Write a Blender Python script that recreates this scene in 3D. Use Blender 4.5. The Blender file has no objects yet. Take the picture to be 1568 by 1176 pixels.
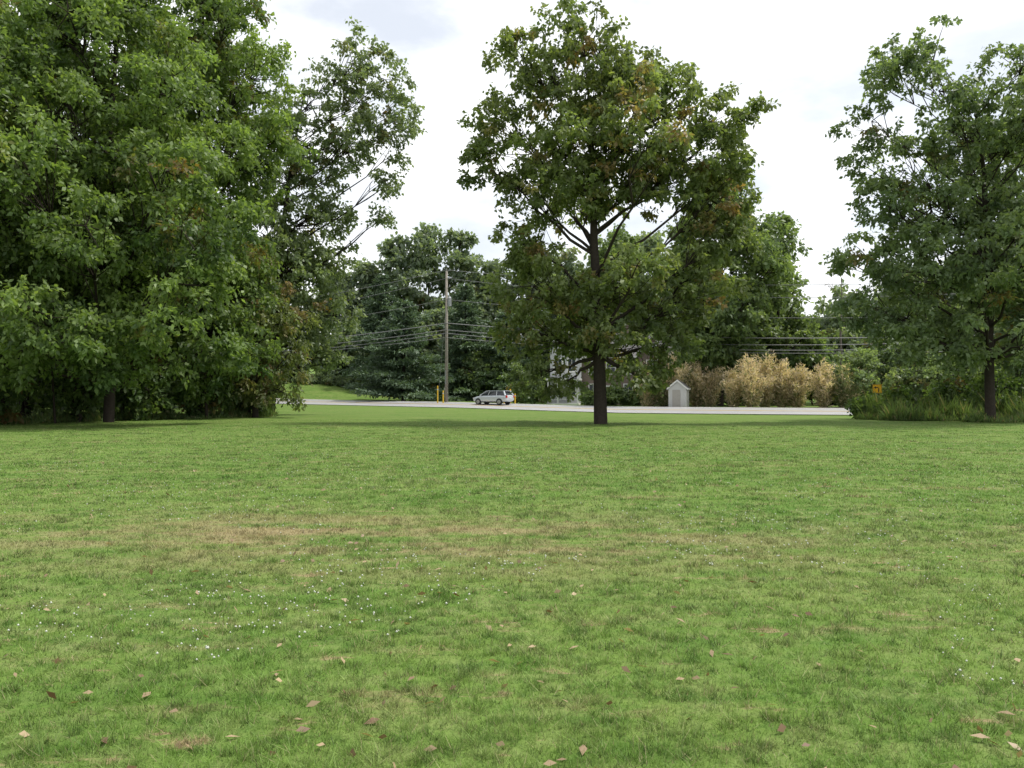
import bpy, bmesh, math, random
import numpy as np
from mathutils import Vector, Matrix
rng = np.random.default_rng(7)
random.seed(7)
scene = bpy.context.scene
COL = scene.collection

# ------------------------------------------------------------------ helpers
def link(o, parent=None):
    COL.objects.link(o)
    if parent is not None:
        o.parent = parent
    return o

def empty(name, loc=(0, 0, 0), rotz=0.0):
    e = bpy.data.objects.new(name, None)
    e.empty_display_size = 0.3
    e.location = loc
    e.rotation_euler = (0, 0, rotz)
    COL.objects.link(e)
    return e

def np_mesh(name, verts, faces, mat, tint=None, parent=None, smooth=False):
    verts = np.asarray(verts, dtype=np.float32)
    faces = np.asarray(faces, dtype=np.int32)
    n, k = faces.shape
    me = bpy.data.meshes.new(name)
    me.vertices.add(len(verts)); me.vertices.foreach_set('co', verts.ravel())
    me.loops.add(n * k); me.loops.foreach_set('vertex_index', faces.ravel())
    me.polygons.add(n)
    me.polygons.foreach_set('loop_start', np.arange(0, n * k, k, dtype=np.int32))
    me.polygons.foreach_set('loop_total', np.full(n, k, dtype=np.int32))
    if smooth:
        me.polygons.foreach_set('use_smooth', np.ones(n, dtype=bool))
    if tint is not None:
        a = me.attributes.new('tint', 'FLOAT_COLOR', 'POINT')
        a.data.foreach_set('color', np.asarray(tint, dtype=np.float32).ravel())
    me.update(calc_edges=True)
    me.materials.append(mat)
    return link(bpy.data.objects.new(name, me), parent)

def bm_obj(name, bm, mats, parent=None, smooth=False):
    me = bpy.data.meshes.new(name)
    bmesh.ops.recalc_face_normals(bm, faces=bm.faces[:])
    bm.to_mesh(me); bm.free()
    for m in (mats if isinstance(mats, (list, tuple)) else [mats]):
        me.materials.append(m)
    if smooth:
        for p in me.polygons: p.use_smooth = True
    return link(bpy.data.objects.new(name, me), parent)

def add_box(bm, c, s, bevel=0.0, mi=0, rot=None):
    r = bmesh.ops.create_cube(bm, size=1.0)
    vs = r['verts']
    M = Matrix.Translation(c) @ (rot if rot else Matrix.Identity(4)) @ Matrix.Diagonal((s[0], s[1], s[2], 1))
    bmesh.ops.transform(bm, matrix=M, verts=vs)
    fs = set(f for v in vs for f in v.link_faces)
    for f in fs: f.material_index = mi
    if bevel > 0:
        es = list(set(e for v in vs for e in v.link_edges))
        bmesh.ops.bevel(bm, geom=es, offset=bevel, segments=2, affect='EDGES')

def add_cyl(bm, p0, p1, r0, r1=None, seg=12, mi=0):
    p0 = Vector(p0); p1 = Vector(p1)
    if r1 is None: r1 = r0
    d = p1 - p0
    r = bmesh.ops.create_cone(bm, cap_ends=True, segments=seg, radius1=r0, radius2=r1, depth=d.length)
    M = Matrix.Translation((p0 + p1) / 2) @ d.to_track_quat('Z', 'Y').to_matrix().to_4x4()
    bmesh.ops.transform(bm, matrix=M, verts=r['verts'])
    for f in set(f for v in r['verts'] for f in v.link_faces): f.material_index = mi

def add_poly(bm, pts, mi=0):
    f = bm.faces.new([bm.verts.new(p) for p in pts]); f.material_index = mi
    return f

# ------------------------------------------------------------------ materials
def new_mat(name):
    m = bpy.data.materials.new(name); m.use_nodes = True
    nt = m.node_tree
    return m, nt, nt.nodes['Principled BSDF'], nt.nodes['Material Output']

def simple(name, col, rough=0.6, noise=0.12, scale=6.0, metal=0.0, bump=0.0, spec=0.5):
    m, nt, b, out = new_mat(name)
    tc = nt.nodes.new('ShaderNodeTexCoord')
    n = nt.nodes.new('ShaderNodeTexNoise'); n.inputs['Scale'].default_value = scale
    n.inputs['Detail'].default_value = 5
    nt.links.new(tc.outputs['Object'], n.inputs['Vector'])
    mx = nt.nodes.new('ShaderNodeMix'); mx.data_type = 'RGBA'
    mx.inputs[6].default_value = (*[c * (1 - noise * 1.6) for c in col], 1)
    mx.inputs[7].default_value = (*[min(1, c * (1 + noise)) for c in col], 1)
    nt.links.new(n.outputs['Fac'], mx.inputs[0])
    nt.links.new(mx.outputs[2], b.inputs['Base Color'])
    b.inputs['Roughness'].default_value = rough
    b.inputs['Metallic'].default_value = metal
    b.inputs['Specular IOR Level'].default_value = spec
    if bump > 0:
        bp = nt.nodes.new('ShaderNodeBump'); bp.inputs['Strength'].default_value = bump
        nt.links.new(n.outputs['Fac'], bp.inputs['Height'])
        nt.links.new(bp.outputs['Normal'], b.inputs['Normal'])
    return m

def leaf_mat(name, dark, light, autumn=(0.16, 0.09, 0.03), transl=0.42):
    m, nt, b, out = new_mat(name)
    at = nt.nodes.new('ShaderNodeAttribute'); at.attribute_name = 'tint'
    sp = nt.nodes.new('ShaderNodeSeparateColor')
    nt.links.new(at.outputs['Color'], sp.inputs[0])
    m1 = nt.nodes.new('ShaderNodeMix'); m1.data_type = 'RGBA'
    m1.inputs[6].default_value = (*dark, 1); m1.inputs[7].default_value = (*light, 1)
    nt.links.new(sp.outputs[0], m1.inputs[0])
    m2 = nt.nodes.new('ShaderNodeMix'); m2.data_type = 'RGBA'
    nt.links.new(m1.outputs[2], m2.inputs[6]); m2.inputs[7].default_value = (*autumn, 1)
    nt.links.new(sp.outputs[1], m2.inputs[0])
    nt.links.new(m2.outputs[2], b.inputs['Base Color'])
    b.inputs['Roughness'].default_value = 0.5
    b.inputs['Specular IOR Level'].default_value = 0.4
    hs = nt.nodes.new('ShaderNodeMix'); hs.data_type = 'RGBA'; hs.blend_type = 'MULTIPLY'
    hs.inputs[0].default_value = 1.0
    nt.links.new(m2.outputs[2], hs.inputs[6]); hs.inputs[7].default_value = (1.7, 1.75, 0.8, 1)
    tr = nt.nodes.new('ShaderNodeBsdfTranslucent'); nt.links.new(hs.outputs[2], tr.inputs['Color'])
    mix = nt.nodes.new('ShaderNodeMixShader'); mix.inputs[0].default_value = transl
    nt.links.new(b.outputs[0], mix.inputs[1]); nt.links.new(tr.outputs[0], mix.inputs[2])
    nt.links.new(mix.outputs[0], out.inputs['Surface'])
    return m

def lawn_color(nt):
    """World-position driven lawn colour: green, yellow-green and dry patches."""
    N = nt.nodes.new; L = nt.links.new
    g = N('ShaderNodeNewGeometry')
    def noise(scale, sx=1.0, sy=1.0, det=4, rough=0.6, off=0.0):
        mp = N('ShaderNodeMapping'); mp.inputs['Scale'].default_value = (sx, sy, 0.0); mp.inputs['Location'].default_value = (off, off * 1.7, 0)
        L(g.outputs['Position'], mp.inputs['Vector'])
        n = N('ShaderNodeTexNoise'); n.inputs['Scale'].default_value = scale
        n.inputs['Detail'].default_value = det; n.inputs['Roughness'].default_value = rough
        L(mp.outputs[0], n.inputs['Vector'])
        return n.outputs['Fac']
    def ramp(s, a, b):
        r = N('ShaderNodeMapRange'); r.inputs['From Min'].default_value = a; r.inputs['From Max'].default_value = b
        r.interpolation_type = 'SMOOTHSTEP'
        L(s, r.inputs['Value']); return r.outputs[0]
    def mixc(f, a, b):
        m = N('ShaderNodeMix'); m.data_type = 'RGBA'
        L(f, m.inputs[0])
        if isinstance(a, tuple): m.inputs[6].default_value = (*a, 1)
        else: L(a, m.inputs[6])
        if isinstance(b, tuple): m.inputs[7].default_value = (*b, 1)
        else: L(b, m.inputs[7])
        return m.outputs[2]
    def math_(op, a, b):
        m = N('ShaderNodeMath'); m.operation = op
        for i, v in enumerate((a, b)):
            if isinstance(v, (int, float)): m.inputs[i].default_value = v
            else: L(v, m.inputs[i])
        return m.outputs[0]
    c = mixc(ramp(noise(0.7, 0.6, 1.0), 0.36, 0.64), (0.108, 0.205, 0.034), (0.160, 0.240, 0.052))
    c = mixc(ramp(noise(3.5, 0.7, 1.0, 5), 0.42, 0.68), c, (0.205, 0.260, 0.085))
    c = mixc(math_('MULTIPLY', ramp(noise(6.0, 1, 1, 4, .7, 3.), 0.50, 0.64), .85), c, (0.070, 0.148, 0.024))
    c = mixc(math_('MULTIPLY', ramp(noise(0.16, 0.5, 1.6, 3, .5, 9.), 0.45, 0.62), .4), c, (0.18, 0.262, 0.062))
    c = mixc(math_('MULTIPLY', ramp(noise(0.35, 0.4, 2.2, 4, .6, 4.), 0.50, 0.66), .6), c, (0.088, 0.175, 0.027))
    c = mixc(math_('MULTIPLY', ramp(noise(1.6, 0.6, 1.3, 5, .65, 7.), 0.52, 0.66), .6), c, (0.075, 0.160, 0.024))
    # dry band roughly 7 - 10 m out, where the mower scalps the rise
    sep = N('ShaderNodeSeparateXYZ'); L(g.outputs['Position'], sep.inputs[0])
    dy = math_('SUBTRACT', math_('ADD', sep.outputs[1], math_('MULTIPLY', sep.outputs[0], 0.10)), 8.6)
    band = math_('POWER', 2.718, math_('MULTIPLY', math_('MULTIPLY', dy, dy), -0.38))
    xf = math_('POWER', 2.718, math_('MULTIPLY', math_('MULTIPLY', math_('ADD', sep.outputs[0], 1.8), math_('ADD', sep.outputs[0], 1.8)), -0.03))
    pn = ramp(noise(0.9, 0.5, 1.5, 8, 0.75), 0.41, 0.58)
    dry = math_('MULTIPLY', math_('MULTIPLY', math_('MULTIPLY', band, xf), pn), 0.9)
    pn2 = math_('MULTIPLY', ramp(noise(0.6, 0.45, 1.7, 8, 0.8, 5.), 0.54, 0.68), 0.75)
    dry = math_('MAXIMUM', dry, pn2)
    spots = math_('MULTIPLY', ramp(noise(2.3, 0.5, 1.5, 4, .7, 2.), 0.605, 0.67), 0.9)
    dry = math_('MAXIMUM', dry, spots)
    c = mixc(dry, c, (0.32, 0.255, 0.14))
    return c

m_lawn, nt, b, out = new_mat('lawn_soil_and_grass')
c = lawn_color(nt)
dk = nt.nodes.new('ShaderNodeMix'); dk.data_type = 'RGBA'; dk.blend_type = 'MULTIPLY'; dk.inputs[0].default_value = 1
nt.links.new(c, dk.inputs[6]); dk.inputs[7].default_value = (0.80, 0.80, 0.80, 1)
nt.links.new(dk.outputs[2], b.inputs['Base Color'])
b.inputs['Roughness'].default_value = 0.9; b.inputs['Specular IOR Level'].default_value = 0.1
g = nt.nodes.new('ShaderNodeNewGeometry'); n = nt.nodes.new('ShaderNodeTexNoise'); n.inputs['Scale'].default_value = 14
n.inputs['Detail'].default_value = 8
nt.links.new(g.outputs['Position'], n.inputs['Vector'])
bp = nt.nodes.new('ShaderNodeBump'); bp.inputs['Strength'].default_value = 0.6; bp.inputs['Distance'].default_value = 0.06
nt.links.new(n.outputs['Fac'], bp.inputs['Height']); nt.links.new(bp.outputs[0], b.inputs['Normal'])

m_blade, nt, b, out = new_mat('grass_blades')
c = lawn_color(nt)
at = nt.nodes.new('ShaderNodeAttribute'); at.attribute_name = 'tint'
sp = nt.nodes.new('ShaderNodeSeparateColor'); nt.links.new(at.outputs['Color'], sp.inputs[0])
mr = nt.nodes.new('ShaderNodeMapRange'); mr.inputs['To Min'].default_value = 0.55; mr.inputs['To Max'].default_value = 1.65
nt.links.new(sp.outputs[0], mr.inputs['Value'])
vm = nt.nodes.new('ShaderNodeVectorMath'); vm.operation = 'SCALE'
nt.links.new(c, vm.inputs[0]); nt.links.new(mr.outputs[0], vm.inputs['Scale'])
mx = nt.nodes.new('ShaderNodeMix'); mx.data_type = 'RGBA'
nt.links.new(sp.outputs[1], mx.inputs[0]); nt.links.new(vm.outputs[0], mx.inputs[6]); mx.inputs[7].default_value = (0.40, 0.34, 0.19, 1)
nt.links.new(mx.outputs[2], b.inputs['Base Color']); b.inputs['Roughness'].default_value = 0.55
b.inputs['Specular IOR Level'].default_value = 0.35
tr = nt.nodes.new('ShaderNodeBsdfTranslucent'); nt.links.new(mx.outputs[2], tr.inputs['Color'])
ms = nt.nodes.new('ShaderNodeMixShader'); ms.inputs[0].default_value = 0.4
nt.links.new(b.outputs[0], ms.inputs[1]); nt.links.new(tr.outputs[0], ms.inputs[2]); nt.links.new(ms.outputs[0], out.inputs['Surface'])

m_bark = simple('bark', (0.045, 0.037, 0.03), 0.9, 0.35, 9, bump=0.6, spec=0.1)
m_bark_pale = simple('weathered_bark', (0.16, 0.14, 0.12), 0.9, 0.3, 9, bump=0.5, spec=0.1)
m_oakleaf = leaf_mat('oak_leaves', (0.080, 0.115, 0.045), (0.205, 0.265, 0.095), (0.29, 0.18, 0.08))
m_leafA = leaf_mat('woodland_leaves', (0.058, 0.105, 0.034), (0.20, 0.285, 0.085))
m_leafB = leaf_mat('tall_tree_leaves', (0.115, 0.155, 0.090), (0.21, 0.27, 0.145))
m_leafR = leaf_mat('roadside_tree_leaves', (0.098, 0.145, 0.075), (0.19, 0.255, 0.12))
m_leafFar = leaf_mat('hazed_distant_leaves', (0.125, 0.17, 0.120), (0.21, 0.27, 0.165))  # paler and bluer: distance haze is put into the leaf colour
m_leafBack = leaf_mat('maple_leaves', (0.080, 0.125, 0.058), (0.18, 0.25, 0.10))
m_needle = leaf_mat('pine_needles', (0.055, 0.092, 0.060), (0.13, 0.19, 0.11), transl=0.2)
m_vine = leaf_mat('vine_leaves', (0.09, 0.125, 0.045), (0.21, 0.25, 0.09), (0.26, 0.16, 0.095))
m_bamboo = leaf_mat('dry_bamboo_leaves', (0.36, 0.29, 0.20), (0.70, 0.58, 0.44), (0.13, 0.18, 0.07), transl=.3)
m_weed = leaf_mat('weed_leaves', (0.07, 0.12, 0.04), (0.17, 0.24, 0.085), (0.28, 0.23, 0.13))

# ------------------------------------------------------------------ terrain
_rx = np.array([-2500, -400, -120, -60, -30, -6, 10, 22, 34, 60, 200, 2500.])
_ry = np.array([1500, 330, 158, 122, 103, 88, 78, 72, 68, 62, 44, -150.])
_dx = np.linspace(-400, 400, 1601)
_dy = np.interp(_dx, _rx, _ry)
_k = np.hanning(33); _k /= _k.sum()
_dy = np.convolve(np.pad(_dy, 16, mode='edge'), _k, mode='valid')
def road_y(x): return np.where(np.abs(x) > 390, np.interp(x, _rx, _ry), np.interp(x, _dx, _dy))
def sstep(t):
    t = np.clip(t, 0, 1); return t * t * (3 - 2 * t)
def height(x, y):
    x = np.asarray(x, float); y = np.asarray(y, float)
    d = (y - road_y(x)) * 0.87
    z0 = np.interp(x, [-60, -30, -6, 10, 28, 60], [0.35, 0.25, 0.02, -0.3, -0.3, -0.2])
    base = 0.05 * np.sin(x * 0.13 + 1) * np.sin(y * 0.11) * sstep((y - 4) / 15)
    a = sstep((d + 26) / 22)
    z = base * (1 - a) + z0 * a + 0.45 * np.clip((d + 4) / 8, 0, 1)
    z = z + 2.6 * np.exp(-((x + 30) / 10.5) ** 2 - ((y - 119) / 8) ** 2) * sstep((d - 4) / 6)
    z = z + 0.10 * np.clip(d - 42, 0, 130)
    return z
def H(x, y): return float(height(x, y))

def axis(lo, hi, step, far):
    core = np.arange(lo, hi + 0.01, step)
    ext = step * np.cumsum(1.25 ** np.arange(1, 60)); ext = ext[ext < far]
    return np.concatenate([(lo - ext)[::-1], core, hi + ext])
xs = axis(-75, 85, 1.0, 2500); ys = axis(-10, 140, 1.0, 2500)
X, Y = np.meshgrid(xs, ys)
V = np.stack([X.ravel(), Y.ravel(), height(X, Y).ravel()], 1)
nx, ny = len(xs), len(ys)
i, j = np.meshgrid(np.arange(nx - 1), np.arange(ny - 1))
a = (j * nx + i).ravel()
np_mesh('ground', V, np.stack([a, a + 1, a + 1 + nx, a + nx], 1), m_lawn, smooth=True)

# road
m_road = simple('sunlit_asphalt', (0.34, 0.34, 0.34), 0.5, 0.15, 1.5)
m_paint_y = simple('yellow_road_paint', (0.7, 0.45, 0.05), 0.5)
m_paint_w = simple('white_road_paint', (0.8, 0.8, 0.78), 0.5)
m_gravel = simple('gravel_shoulder', (0.28, 0.26, 0.23), 0.9, 0.3, 8)
rx = np.arange(-150, 160, 1.0); ry = road_y(rx)
tang = np.stack([np.gradient(rx), np.gradient(ry)], 1); tang /= np.linalg.norm(tang, axis=1)[:, None]
nor = np.stack([-tang[:, 1], tang[:, 0]], 1)
def strip(name, d0, d1, lift, mat, parent=None, k=6):
    ds = np.linspace(d0, d1, k + 1); P = []
    for d in ds:
        px = rx + nor[:, 0] * d; py = ry + nor[:, 1] * d
        P.append(np.stack([px, py, height(px, py) + lift], 1))
    P = np.stack(P, 0); n = len(rx)
    i, j = np.meshgrid(np.arange(n - 1), np.arange(k)); a = (j * n + i).ravel()
    return np_mesh(name, P.reshape(-1, 3), np.stack([a, a + 1, a + 1 + n, a + n], 1), mat, parent=parent, smooth=True)
road = strip('road', -3.9, 3.9, 0.06, m_road)
strip('centre_line_1', -0.22, -0.10, 0.072, m_paint_y, road, 1)
strip('centre_line_2', 0.10, 0.22, 0.072, m_paint_y, road, 1)
strip('edge_line_near', -3.5, -3.38, 0.072, m_paint_w, road, 1)
strip('edge_line_far', 3.38, 3.5, 0.072, m_paint_w, road, 1)
strip('gravel_shoulder', 3.9, 5.2, 0.045, m_gravel, road, 2)

# ------------------------------------------------------------------ foliage machinery
def unit(v): return v / (np.linalg.norm(v, axis=-1, keepdims=True) + 1e-9)

def leaf_quads(P, axisdir, L, W, up=0.5):
    n = len(P)
    nrm = unit(rng.normal(size=(n, 3)) + np.array([0, 0, up]))
    w = unit(np.cross(axisdir, nrm))
    L = (L * rng.uniform(0.6, 1.3, n))[:, None]; W = (W * rng.uniform(0.6, 1.3, n))[:, None]
    sag = np.array([0, 0, -0.12])
    v = np.stack([P, P + axisdir * L * 0.45 + w * W * 0.5, P + axisdir * L + sag * L, P + axisdir * L * 0.45 - w * W * 0.5], 1)
    return v

def clump_leaves(C, out, cR, twigs, per, L, W, droop, bright, hue):
    K = len(C)
    td = unit(out[:, None, :] * 0.55 + unit(rng.normal(size=(K, twigs, 3))) * 0.95 + np.array([0, 0, -droop]))
    td[..., 2] *= 0.7
    t = rng.uniform(0.1, 1.1, (K, twigs, per)) ** 0.8
    pos = C[:, None, None, :] + td[:, :, None, :] * (t * cR * rng.uniform(0.75, 1.3, (K, twigs, 1)))[..., None]
    pos[..., 2] -= droop * cR * 0.5 * t ** 2
    pos = pos + rng.normal(size=pos.shape) * cR * 0.14
    ax = unit(td[:, :, None, :] * 0.5 + unit(rng.normal(size=pos.shape)) * 0.9 + np.array([0, 0, -0.25 - droop * 0.4]))
    P = pos.reshape(-1, 3); A = ax.reshape(-1, 3)
    v = leaf_quads(P, A, L, W)
    n = len(P)
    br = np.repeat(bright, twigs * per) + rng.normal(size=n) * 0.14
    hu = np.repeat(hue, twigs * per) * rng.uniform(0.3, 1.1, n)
    return v, np.clip(br, 0, 1), np.clip(hu, 0, 1)

class Wood:
    def __init__(s): s.V = []; s.F = []; s.n = 0
    def tube(s, pts, rad, sides):
        pts = np.asarray(pts, float); m = len(pts)
        t = unit(np.gradient(pts, axis=0))
        ref = np.array([0.13, 0.97, 0.2]) if abs(t[0][2]) > 0.8 else np.array([0.1, 0.1, 1.0])
        u = unit(np.cross(t, ref)); w = np.cross(t, u)
        a = np.linspace(0, 2 * np.pi, sides, endpoint=False)
        ring = pts[:, None, :] + np.asarray(rad)[:, None, None] * (np.cos(a)[None, :, None] * u[:, None, :] + np.sin(a)[None, :, None] * w[:, None, :])
        s.V.append(ring.reshape(-1, 3))
        i = np.arange(sides); i2 = (i + 1) % sides
        for k in range(m - 1):
            b0 = s.n + k * sides; b1 = b0 + sides
            s.F.append(np.stack([b0 + i, b0 + i2, b1 + i2, b1 + i], 1))
        s.n += m * sides

def auto_lobes(R, z0, z1, n, egg=0.45):
    out = []
    for k in range(n):
        t = (k + random.random()) / n
        prof = R * (1 - abs(t - egg) ** 1.7 / max(egg, 1 - egg) ** 1.7 * 0.75)
        a = k * 2.4 + random.uniform(-.4, .4)
        r = random.uniform(0.28, 0.40) * R * (1.1 - 0.35 * t)
        d = max(0, prof - r) * random.uniform(0.5, 1.0)
        out.append((math.cos(a) * d, math.sin(a) * d, z0 + r * 0.6 + t * (z1 - z0 - 1.6 * r), r))
    return out

def tree(name, base, lobes, top, mat, leaf=(0.19, 0.11), cR=0.6, k=2.6, twigs=6, per=14, tr=0.35,
         lean=(0, 0), droop=0.25, bark=None, autumn=0.06, bright=0.5, sides=10, group=None, minattach=2.0, wood_only=False, zmin=0.6, con=1.0):
    bx, by = base; bz = H(bx, by)
    W = Wood()
    ts = np.linspace(0, 1, 9)
    wob = np.cumsum(rng.normal(size=(9, 2)) * 0.12, axis=0); wob[0] = 0
    trunk = np.stack([bx + lean[0] * ts ** 1.5 + wob[:, 0], by + lean[1] * ts ** 1.5 + wob[:, 1], bz - 0.2 + (top + 0.2) * ts], 1)
    rad = tr * (1 - ts) ** 0.8 + 0.02
    tp = np.vstack([trunk[0], trunk[0] + (trunk[1] - trunk[0]) * min(0.9, 0.75 / top), trunk[1:]])
    rr = np.concatenate([[tr * 1.6, tr * 1.08], rad[1:]])
    W.tube(tp, rr, sides)
    LV = []; BR = []; HU = []
    for lb in lobes:
        dx, dy, z, r = lb[:4]; fac = lb[4] if len(lb) > 4 else 1.0
        C = np.array([bx + dx, by + dy, bz + z])
        hd = math.hypot(dx - lean[0] * z / top, dy - lean[1] * z / top)
        za = max(minattach, min(top * 0.93, z - 0.75 * hd - 0.4)); tt = za / top
        A = np.array([np.interp(tt, ts, trunk[:, 0]), np.interp(tt, ts, trunk[:, 1]), bz + za])
        ar = max(0.035, (tr * (1 - tt) ** 0.8) * 0.45)
        s = np.linspace(0, 1, 7)[:, None]
        mid = A * 0.45 + C * 0.55 + np.array([0, 0, -0.08 * hd + 0.2])
        path = (1 - s) ** 2 * A + 2 * s * (1 - s) * mid + s ** 2 * C
        path[1:-1] += rng.normal(size=(5, 3)) * 0.05 * (1 + hd * 0.25)
        W.tube(path, ar * (1 - s[:, 0] * 0.8), 6)
        n = max(5, int(k * (r / cR) ** 2 * fac))
        dirs = unit(rng.normal(size=(n, 3)))
        rf = rng.uniform(0.2, 1.12, n) ** 0.6
        cc = C + dirs * (rf * r)[:, None] * np.array([1, 1, 0.85])
        cc[:, 2] = np.maximum(cc[:, 2], bz + zmin)
        o = unit(cc - (C * 0.6 + A * 0.4))
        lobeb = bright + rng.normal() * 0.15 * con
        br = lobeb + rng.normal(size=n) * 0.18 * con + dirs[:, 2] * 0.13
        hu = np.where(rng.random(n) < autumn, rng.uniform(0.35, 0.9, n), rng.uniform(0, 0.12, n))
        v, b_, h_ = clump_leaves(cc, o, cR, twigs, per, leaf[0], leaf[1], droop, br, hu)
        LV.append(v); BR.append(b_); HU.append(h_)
        for q in range(n):
            st = path[random.choice((3, 4, 5, 6))]
            m = st * 0.5 + cc[q] * 0.5 + rng.normal(size=3) * 0.08 * r
            W.tube([st, m, cc[q]], [0.03 * cR / 0.6, 0.02 * cR / 0.6, 0.008], 3)
    e = group if group is not None else empty(name)
    np_mesh('trunk_and_limbs', np.concatenate(W.V), np.concatenate(W.F), bark or m_bark, parent=e, smooth=True)
    v = np.concatenate(LV); br = np.concatenate(BR); hu = np.concatenate(HU)
    n = len(v)
    if not wood_only:
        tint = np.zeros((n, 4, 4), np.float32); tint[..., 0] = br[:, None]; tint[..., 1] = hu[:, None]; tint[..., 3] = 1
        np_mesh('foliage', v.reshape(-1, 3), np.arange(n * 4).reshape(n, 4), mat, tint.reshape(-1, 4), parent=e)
    return n

tot = 0
# --- the lone oak on the lawn
oak = [(-1.0, 21.0, 1.9, .8), (-.2, 19.6, 1.8, .9), (-4.2, 19.1, 2.0, .85), (-2.6, 18.2, 2.1, .9), (1.0, 17.8, 2.3), (3.8, 17.0, 2.2), (6.2, 16.3, 1.7, .9), (7.6, 16.7, 1.0, .8), (2.4, 18.9, 1.2, .8),
       (-5.2, 15.8, 1.9, .9), (-6.4, 13.9, 1.3, .9), (-2.4, 14.8, 2.6), (1, 14.6, 2.8), (4.6, 14.2, 2.6), (7.0, 14.0, 1.6, .9), (-3.9, 12.2, 2.1), (-1.0, 12.6, 1.9), (1.9, 12.8, 1.8),
       (5.9, 12.0, 2.3), (-3.8, 9.8, 1.8), (-3.6, 7.3, 2.1), (5.3, 8.0, 2.2), (6.4, 10.2, 1.8), (-3.7, 5.1, 1.9, .9), (-1.3, 4.8, 1.2, .6), (-.9, 7.0, 1.8, .9),
       (1.2, 7.3, 1.7, .9), (3.6, 6.0, 2.0, .9), (2.0, 4.0, 1.6, .8), (2.6, 2.3, 1.0, .6), (-3.2, 2.8, 1.3, .8), (3.8, 4.2, 1.4, .8), (-1.9, 2.2, .8, .5)]
lob = []
for (dx, z, r, *f) in oak:
    lob.append((dx, random.uniform(-.25, .25) * r + random.uniform(-.8, .8), z, r, f[0] if f else 1.0))
for q in range(15):
    while True:
        dx, z, r = oak[random.randrange(2, 28)][:3]
        if not (8.2 < z < 12.1): break
    rad_ = max(2.2, abs(dx)) * random.uniform(.7, 1.0); s = random.choice((-1, 1))
    lob.append((dx * 0.25, s * rad_, z + random.uniform(-.3, .3), r * 0.78, 0.7))
lob += [(.3, -2.4, 4.8, 1.2, .6), (-.5, -1.9, 6.8, 1.4, .7), (1.2, -2.3, 2.9, .9, .55), (.4, 2.6, 3.6, 1.4, .6), (-.2, 2.4, 6, 1.6, .8)]
tot += tree('oak_tree', (4.73, 42), lob, 19.5, m_oakleaf, leaf=(0.27, 0.17), cR=0.62, k=2.75, twigs=6, per=13, tr=0.34, lean=(-.6, 0.2),
            autumn=0.10, bright=0.5, sides=14, minattach=3.6, droop=0.3)

# --- woodland edge on the left
low = [(5.5, -7, 5.2, 1.6), (3.5, -7.5, 4.6, 1.8), (6.8, -5, 6.6, 1.9), (1.5, -9, 5.0, 1.8), (7, -3, 10, 2.2), (6.4, -6, 9.0, 1.8), (0, -7, 3.8, 1.9), (2.2, -5.5, 3.2, 1.8), (-2, -6, 3.3, 1.9),
       (4.4, -4.5, 3.2, 1.5), (5.2, -5, 12, 2.2), (2.5, -7, 9, 2.3), (0, -8, 12, 2.3), (-3.5, -7.5, 5, 2.0), (6.2, -2, 4.2, 1.7)]
tot += tree('woodland_edge_tree', (-21.5, 42), auto_lobes(8.3, 5, 28, 34) + low, 26, m_leafA, leaf=(0.27, 0.16), cR=0.8, k=3.0, twigs=7, per=14, tr=0.26, autumn=0.03, bright=0.58, droop=0.4, con=1.35)
tot += tree('woodland_edge_tree', (-28.0, 36), auto_lobes(8.2, 2.8, 27, 32), 24, m_leafA, leaf=(0.27, 0.16), cR=0.85, k=2.7, twigs=7, per=13, tr=0.26, autumn=0.02, bright=0.5, droop=0.4, con=1.35)
tot += tree('woodland_edge_tree', (-19.6, 50), auto_lobes(7.0, 3.0, 30.5, 36, 0.4) + [(2, -3, 3, 1.8), (3.5, -2.5, 4.5, 1.8), (4, -2.5, 21, 2.2), (4.5, -2, 17, 2.4), (3, -3, 25, 2)], 28, m_leafA, leaf=(0.29, 0.175), cR=0.8, k=2.9, twigs=6, per=14, tr=0.24, autumn=0.05, bright=0.6, droop=0.35, con=1.3)
tot += tree('woodland_edge_tree', (-31, 48), auto_lobes(9, 2, 30, 24), 26, m_leafA, leaf=(0.42, 0.28), cR=1.2, k=2.6, twigs=6, per=12, tr=0.35, autumn=0.02, bright=0.4)
tot += tree('woodland_edge_tree', (-26, 57), auto_lobes(8, 2, 30, 24), 26, m_leafA, leaf=(0.45, 0.3), cR=1.3, k=2.8, twigs=6, per=12, tr=0.3, autumn=0.02, bright=0.4)
# tall airy tree
airy = [(2.3, 0, 14.0, 3.0), (1.0, 1, 17.5, 2.6), (1.6, -1, 10.5, 3.0), (3.8, 0.5, 11.2, 2.3), (2.6, 0, 7.5, 2.8), (4.4, 0, 7.6, 1.9), (3.6, -.5, 4.6, 1.8), (0, -1, 13, 2.6), (0.5, 0, 21, 2.2), (4.4, 0, 14.8, 1.6, .8),
        (3.0, 0, 22.8, 2.1, .8), (4.4, 0.5, 25.0, 1.8, .8), (6.8, 0, 26.4, 2.2, .8), (8.4, -.6, 24.6, 1.9, .75), (6.2, 0.4, 23.5, 1.8, .75), (8.8, 0, 21.8, 2.0, .8), (9.5, .5, 19.6, 1.3, .7),
        (6.8, 0, 20.4, 1.8, .7), (8.6, -.5, 17.2, 1.7, .65), (8.4, 0, 14.6, 1.3, .6), (4.6, .6, 18.0, 2.0, .8), (5.6, 0, 21, 1.8, .7), (2.6, 0, 20, 2.2, .9), (9.2, 0, 23, 1.5, .6)]
tot += tree('tall_locust_tree', (-17.8, 58), airy, 24, m_leafB, leaf=(0.31, 0.19), cR=0.75, k=2.8, twigs=6, per=12, tr=0.34, lean=(2.5, 0), autumn=0.08, bright=0.55)
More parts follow.
